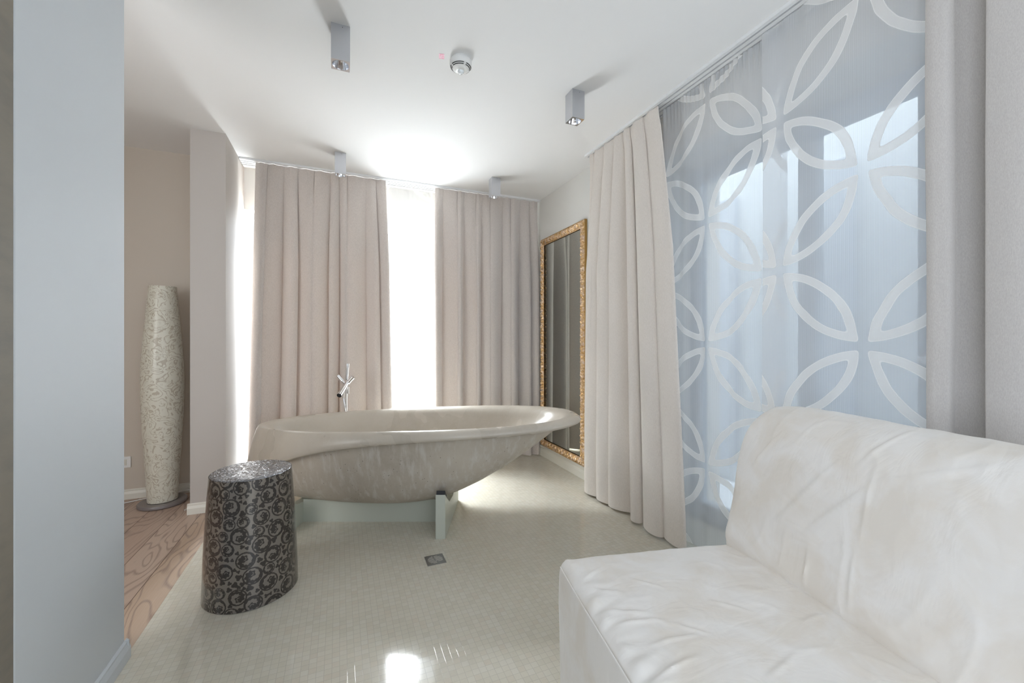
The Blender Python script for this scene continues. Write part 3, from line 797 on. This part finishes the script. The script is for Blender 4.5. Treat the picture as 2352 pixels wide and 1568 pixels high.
for y0, y1, z0, z1 in ((my0-e, my1+e, mz0-e, mz0+.02), (my0-e, my1+e, mz1-.02, mz1+e), (my0-e, my0+.02, mz0+.02, mz1-.02), (my1-.02, my1+e, mz0+.02, mz1-.02)): fb.box(XR-.022, XR-.001, y0, y1, z0, z1)
fb.build('frame_side', M_gold_side, mir)
MB().box(XR-.016, XR-.010, my0+.05, my1-.05, mz0+.05, mz1-.05).build('mirror_glass', M_mirror, mir)

# ------------------------------------------------------------------ ceiling: four square downlights, smoke detector, sticker
labs = ['silver square downlight nearest the viewer, left of the smoke detector', 'silver square downlight hanging right of the smoke detector, nearest the cream drape',
        'silver square downlight in front of the left window drape', 'silver square downlight in front of the right window drape']
def downlight(x, y, label):
    w_, z0 = .083, ROOM_H-.167
    o = thing('ceiling_downlight', label, 'downlight', (x, y, ROOM_H), 'square ceiling downlights')
    x0, x1, y0, y1 = x-w_/2, x+w_/2, y-w_/2, y+w_/2
    n = 48; r0 = .037
    mb = MB(); mb.add([(x0, y0, z0), (x1, y0, z0), (x1, y1, z0), (x0, y1, z0), (x0, y0, ROOM_H), (x1, y0, ROOM_H), (x1, y1, ROOM_H), (x0, y1, ROOM_H)],
                      [(0, 1, 5, 4), (1, 2, 6, 5), (2, 3, 7, 6), (3, 0, 4, 7), (4, 5, 6, 7)])
    # underside ring from square to round opening
    sq = []; ci = []
    for i in range(n):
        a = 2*PI*(i+.5)/n; c_, s_ = math.cos(a), math.sin(a); k_ = (w_/2)/max(abs(c_), abs(s_))
        sq.append((x+c_*k_, y+s_*k_, z0)); ci.append((x+c_*r0, y+s_*r0, z0))
    mb.build('housing', M_alu, o)
    pl = MB(); pl.add(sq+ci, [(i, (i+1) % n, n+(i+1) % n, n+i) for i in range(n)]); pl.build('bezel', M_reflector, o)
    rf = MB(); fac = 16
    rf.lathe(x, y, [(r0, z0), (.031, z0+.020), (.022, z0+.042), (.0185, z0+.048)], fac); rf.build('reflector', M_reflector, o)
    MB().lathe(x, y, [(.0185, z0+.046), (.017, z0+.040), (.010, z0+.037), (.0008, z0+.036)], 24).build('bulb', M_lens, o, smooth=True)
    MB().tube((x+.008, y0-.0008, ROOM_H-.012), (x+.008, y0+.002, ROOM_H-.012), .0016, n=10).build('grub_screw', M_black, o)
    return o
for (x, y), lb in zip(((.0045, 2.143), (1.307, 2.152), (.006, 3.577), (1.318, 3.577)), labs): downlight(x, y, lb)

dx_, dy_ = .592, 2.125
sd = thing('smoke_detector', 'round white smoke detector on the ceiling', 'smoke detector', (dx_, dy_, ROOM_H))
MB().lathe(dx_, dy_, [(.052, ROOM_H), (.0545, ROOM_H-.008), (.0575, ROOM_H-.010), (.0585, ROOM_H-.030), (.056, ROOM_H-.036), (.044, ROOM_H-.048), (.030, ROOM_H-.056), (.016, ROOM_H-.060), (.001, ROOM_H-.060)], 64).build('housing', M_white_plastic, sd, smooth=True)
MB().lathe(dx_, dy_, [(.017, ROOM_H-.058), (.016, ROOM_H-.066), (.010, ROOM_H-.073), (.001, ROOM_H-.075)], 32).build('sensor_dome', simple('clear_dome', (.85, .9, .93), .08, 0, 1), sd, smooth=True)
def arc(r, z, a0, a1, w_):
    mb = MB(); n = 12; vs = []
    for i in range(n+1):
        a = a0+(a1-a0)*i/n
        for rr_, zz in ((r, z), (r-w_, z-w_*.62)): vs.append((dx_+rr_*math.cos(a), dy_+rr_*math.sin(a), zz-.0006))
    return mb.add(vs, [(i*2, i*2+1, i*2+3, i*2+2) for i in range(n)])
for q in range(4):
    a0 = math.radians(-58+90*q-22)
    for r, z in ((.0535, ROOM_H-.0390), (.0475, ROOM_H-.0450)): arc(r+.001, z-.0005, a0+.12, a0+PI/2-.12, .0035).build('vent_slot', M_black, sd)
sk_ = MB(); 
stk = mat('pink_sticker_print'); m, nt, b = stk
n = noise_n(nt, coords(nt), 260, 2); L(nt, mixc(nt, math_n(nt, 'GREATER_THAN', n, .55), (.85, .35, .48), (.88, .70, .76)), b.inputs['Base Color'])
Mx = Matrix.Rotation(math.radians(-12), 3, 'Z')
vs = []
for z in (ROOM_H-.0012, ROOM_H-.0002):
    for a, b_ in ((-.014, -.019), (.014, -.019), (.014, .019), (-.014, .019)):
        vv_ = Mx @ Vector((a, b_, 0)); vs.append((.492+vv_.x, 2.135+vv_.y, z))
sk_.add(vs, [(0, 1, 2, 3), (7, 6, 5, 4), (0, 4, 5, 1), (1, 5, 6, 2), (2, 6, 7, 3), (3, 7, 4, 0)])
tag(sk_.build('sticker', m), 'small pink sticker on the ceiling beside the smoke detector', 'sticker')

# ------------------------------------------------------------------ floor drain
ddx, ddy = .4895, 2.280
dn_ = thing('floor_drain', 'small square steel floor drain in front of the bathtub stand', 'drain', (ddx, ddy, 0))
MB().box(ddx-.051, ddx+.051, ddy-.051, ddy+.051, .0002, .003).build('plate', M_steel, dn_)
gl = MB()
for i in range(9):
    yy = ddy-.036+.009*i; half = math.sqrt(max(0, .040**2-(yy-ddy)**2))
    sh_ = .012*(1 if i < 3 else (-.3 if i < 6 else -.8))
    if half > .008:
        c_ = ddx+sh_*.6
        if c_-.004 > ddx-half: gl.box(ddx-half, c_-.004, yy-.0014, yy+.0014, .003, .0034)
        if i > 1 and ddx+half > c_+.004: gl.box(c_+.004, ddx+half, yy-.0014-.003, yy+.0014-.003, .003, .0034)
gl.build('grate_slots', M_slot, dn_)

# ------------------------------------------------------------------ sofa
SY = math.radians(-11); SF = Vector((.70, 1.27, 0))
SD = Vector((math.cos(SY), math.sin(SY), 0)); SL = Vector((math.sin(SY), -math.cos(SY), 0))  # SL runs toward the viewer
def sp_(s, l, z): return SF+SD*s+SL*l+Vector((0, 0, z))
sofa = thing('sofa', 'large cream slipcovered sofa filling the lower right corner', 'sofa', tuple(SF))
LEN, DEP, SZ = 2.1, 1.00, .455
CREASE_B = [((.379, .831), (.236, .632), .006), ((.491, .814), (.344, .648), .007), ((.491, .86), (.491, .694), .004), ((.496, .821), (.697, .92), .003),
            ((.204, .619), (.34, .628), .004), ((.374, .594), (.515, .675), .004), ((.167, .876), (.093, .75), .004), ((.495, .953), (.451, .859), .004),
            ((.354, .586), (.354, .491), .005), ((.483, .627), (.488, .506), .004), ((.774, .975), (.772, .914), .004), ((.065, .678), (.192, .635), .003),
            ((.62, .80), (.74, .70), .003), ((.90, .86), (1.02, .70), .004), ((.56, .60), (.70, .58), .003)]
CREASE_S = [((.531, .469), (.597, .447), .004), ((.196, .417), (.247, .452), .004), ((.579, .054), (.616, .139), .004), ((.178, .195), (.246, .255), .004), ((.096, .459), (.22, .454), .004),
            ((.115, .106), (.019, .162), .004), ((.04, .30), (.13, .35), .004), ((.05, .36), (.16, .39), .004), ((.03, .55), (.17, .52), .005), ((.05, .62), (.2, .66), .004), ((.35, .34), (.42, .40), .003), ((.30, .60), (.40, .56), .003), ((.04, .20), (.11, .25), .004)]
def crease(lst, a, b_):
    d_ = 0
    for (x0, y0), (x1, y1), h_ in lst:
        vx, vy = x1-x0, y1-y0; L2 = vx*vx+vy*vy; t_ = ((a-x0)*vx+(b_-y0)*vy)/L2
        if -.15 < t_ < 1.15:
            cr = ((a-x0)*vy-(b_-y0)*vx)/math.sqrt(L2)
            tap = math.sin(PI*min(1, max(0, (t_+.15)/1.3)))
            d_ += h_*tap*(math.exp(-(cr/.006)**2)-.55*math.exp(-((cr-.013)/.009)**2))
    return d_
def wr(p, k=1.0):
    """cloth wrinkles"""
    a = noise.noise(Vector((p[0]*3.1+1, p[1]*2.3, p[2]*3)))*.010
    n_ = noise.noise(Vector((p[0]*7+p[1]*4, p[1]*9-p[0]*3, p[2]*6+4)))
    b_ = (1-abs(n_)*2.2)**3 if abs(n_) < .45 else 0
    return (a*.8+b_*.0022)*k
# seat block: rounded box as a closed loop section (in s,z) swept along l
def seat_section(l):
    e = min(l, LEN-l); 
    crown = .022*(1-math.exp(-e/.10))
    pts = []
    pts += [(0.004, .03), (0.0, .12), (-.002, .22), (-.002, .32), (0.0, .38), (.002, .415), (.006, .436), (.013, .449), (.024, .4565)]
    for s in [.034, .044, .054, .064]+[.064+.007*i for i in range(1, 89)]+[.70, .76]:
        f = min(1, (s-.02)/.12)
        pts.append((s, .458+crown*f-.012*smooth(.45, .70, s)))
    return pts
rowsS = []
ls = [0.0, .004, .012, .025, .04, .06]+[.06+1.2*i/260 for i in range(1, 261)]+[1.26+(LEN-.06-1.26)*i/50 for i in range(1, 51)]+[LEN-.04, LEN-.02, LEN-.005, LEN]
for l in ls:
    row = []
    e = min(l, LEN-l); r_ = .028; inset = r_-math.sqrt(max(0, r_*r_-(r_-min(e, r_))**2)) if e < r_ else 0
    for (s, z) in seat_section(l):
        zz = z-(inset*.8 if z > .40 else 0); ss = s+inset*.7*(1 if s < .03 else 0)
        pk = 0
        if .0 <= s < .12 and z > .40:   # puckers running off the piped seam
            am_ = math.exp(-abs(s-.03)/.05); pk = .0075*am_*(math.sin(l*62+3*noise.noise(Vector((l*6, 0, 0)))*2+s*40)*.5+noise.noise(Vector((l*34, s*12, 2))))
        d = wr((s, l, z))
        if s > .03: d += crease(CREASE_S, s, l)
        if s < .02: ss -= d*.6+.004*noise.noise(Vector((l*20, z*5, 9)))*smooth(.1, .4, z)
        else: zz += d+pk
        row.append(sp_(ss, l, zz))
    rowsS.append(row)
ns = len(rowsS[0]); st = MB()
st.add([v_ for r in rowsS for v_ in r], [(i*ns+k, i*ns+k+1, (i+1)*ns+k+1, (i+1)*ns+k) for i in range(len(ls)-1) for k in range(ns-1)])
# end caps (far and near ends)
for idx in (0, len(ls)-1):
    r = rowsS[idx]; base = [sp_(.76, ls[idx], .03)]
    st.add(r+base, [tuple(range(len(r)+1))])
so_ = st.build('seat', M_suede, sofa, smooth=True)
# piped seam along the front top edge
sm = [sp_(.0075, l, .4405-.003*math.sin(l*9))-Vector((0, 0, 0)) for l in [.03+i*(LEN-.04)/160 for i in range(161)]]
pz = MB().path([p_-SD*.006+Vector((0, 0, .004)) for p_ in sm], .0024, 6).build('seam_piping', M_suede, so_); pz.location = Vector((0, 0, 0))
pz_me = pz.data
for v_ in pz_me.vertices: v_.co -= SF
# backrest: closed outline in (s,z), measured on the far end, swept toward the viewer
outl = [(.655, .452), (.652, .50), (.668, .560), (.690, .665), (.712, .780), (.736, .855), (.770, .905), (.812, .935), (.862, .952), (.91, .955), (.955, .945),
        (1.0, .915), (1.03, .86), (1.045, .76), (1.05, .6), (1.05, .4), (1.05, .2), (1.045, .04), (.86, .04), (.70, .05), (.66, .2), (.655, .35)]
# resample smooth
def resample(pts, n):
    P_ = [Vector(p_) for p_ in pts]; out_ = []
    m_ = len(P_)
    for i in range(m_):
        p0, p1, p2, p3 = P_[i-1], P_[i], P_[(i+1) % m_], P_[(i+2) % m_]
        for k in range(n):
            t_ = k/n; out_.append(.5*((2*p1)+(p2-p0)*t_+(2*p0-5*p1+4*p2-p3)*t_*t_+(-p0+3*p1-3*p2+p3)*t_**3))
    return out_
O_ = resample(outl, 9); cen = Vector((.86, .5)); nb = len(O_)
lb = [0.0, .003, .010, .022, .036, .055]+[.055+1.2*i/260 for i in range(1, 261)]+[1.255+(LEN-.055-1.255)*i/50 for i in range(1, 51)]+[LEN-.03, LEN-.01, LEN]
rowsB = []
for l in lb:
    e = min(l, LEN-l); r_ = .045; ins = r_-math.sqrt(max(0, r_*r_-(r_-min(e, r_))**2)) if e < r_ else 0
    row = []
    for p_ in O_:
        v_ = Vector((p_.x, p_.y)); dv = (cen-v_); dv.normalize()
        v2 = v_+dv*ins*.8
        if v_.y > .45:
            d = wr((v_.x*1.3+5, l, v_.y*1.2), 1.15)
            if v_.x < .86: d += crease(CREASE_B, l, v_.y)
            puff = .018*(1-math.exp(-e/.12))
            v2 -= dv*(d+puff*smooth(.45, .65, v_.y))
        row.append(sp_(v2.x, l, v2.y))
    rowsB.append(row)
bk = MB()
bk.add([v_ for r in rowsB for v_ in r], [(i*nb+k, i*nb+(k+1) % nb, (i+1)*nb+(k+1) % nb, (i+1)*nb+k) for i in range(len(lb)-1) for k in range(nb)]+[tuple(range(nb))[::-1], tuple(range((len(lb)-1)*nb, len(lb)*nb))])
bk.build('backrest', M_suede, sofa, smooth=True)
for s, l in ((.06, .08), (.06, LEN-.08), (.98, .08), (.98, LEN-.08)):
    c_ = sp_(s, l, 0); MB().lathe(c_.x, c_.y, [(.022, 0.0), (.024, .045)], 16, cap0=True, cap1=True).build('foot', M_rubber_gap, sofa)

# helper property is only for building
for o in bpy.data.objects:
    if '_o' in o: del o['_o']
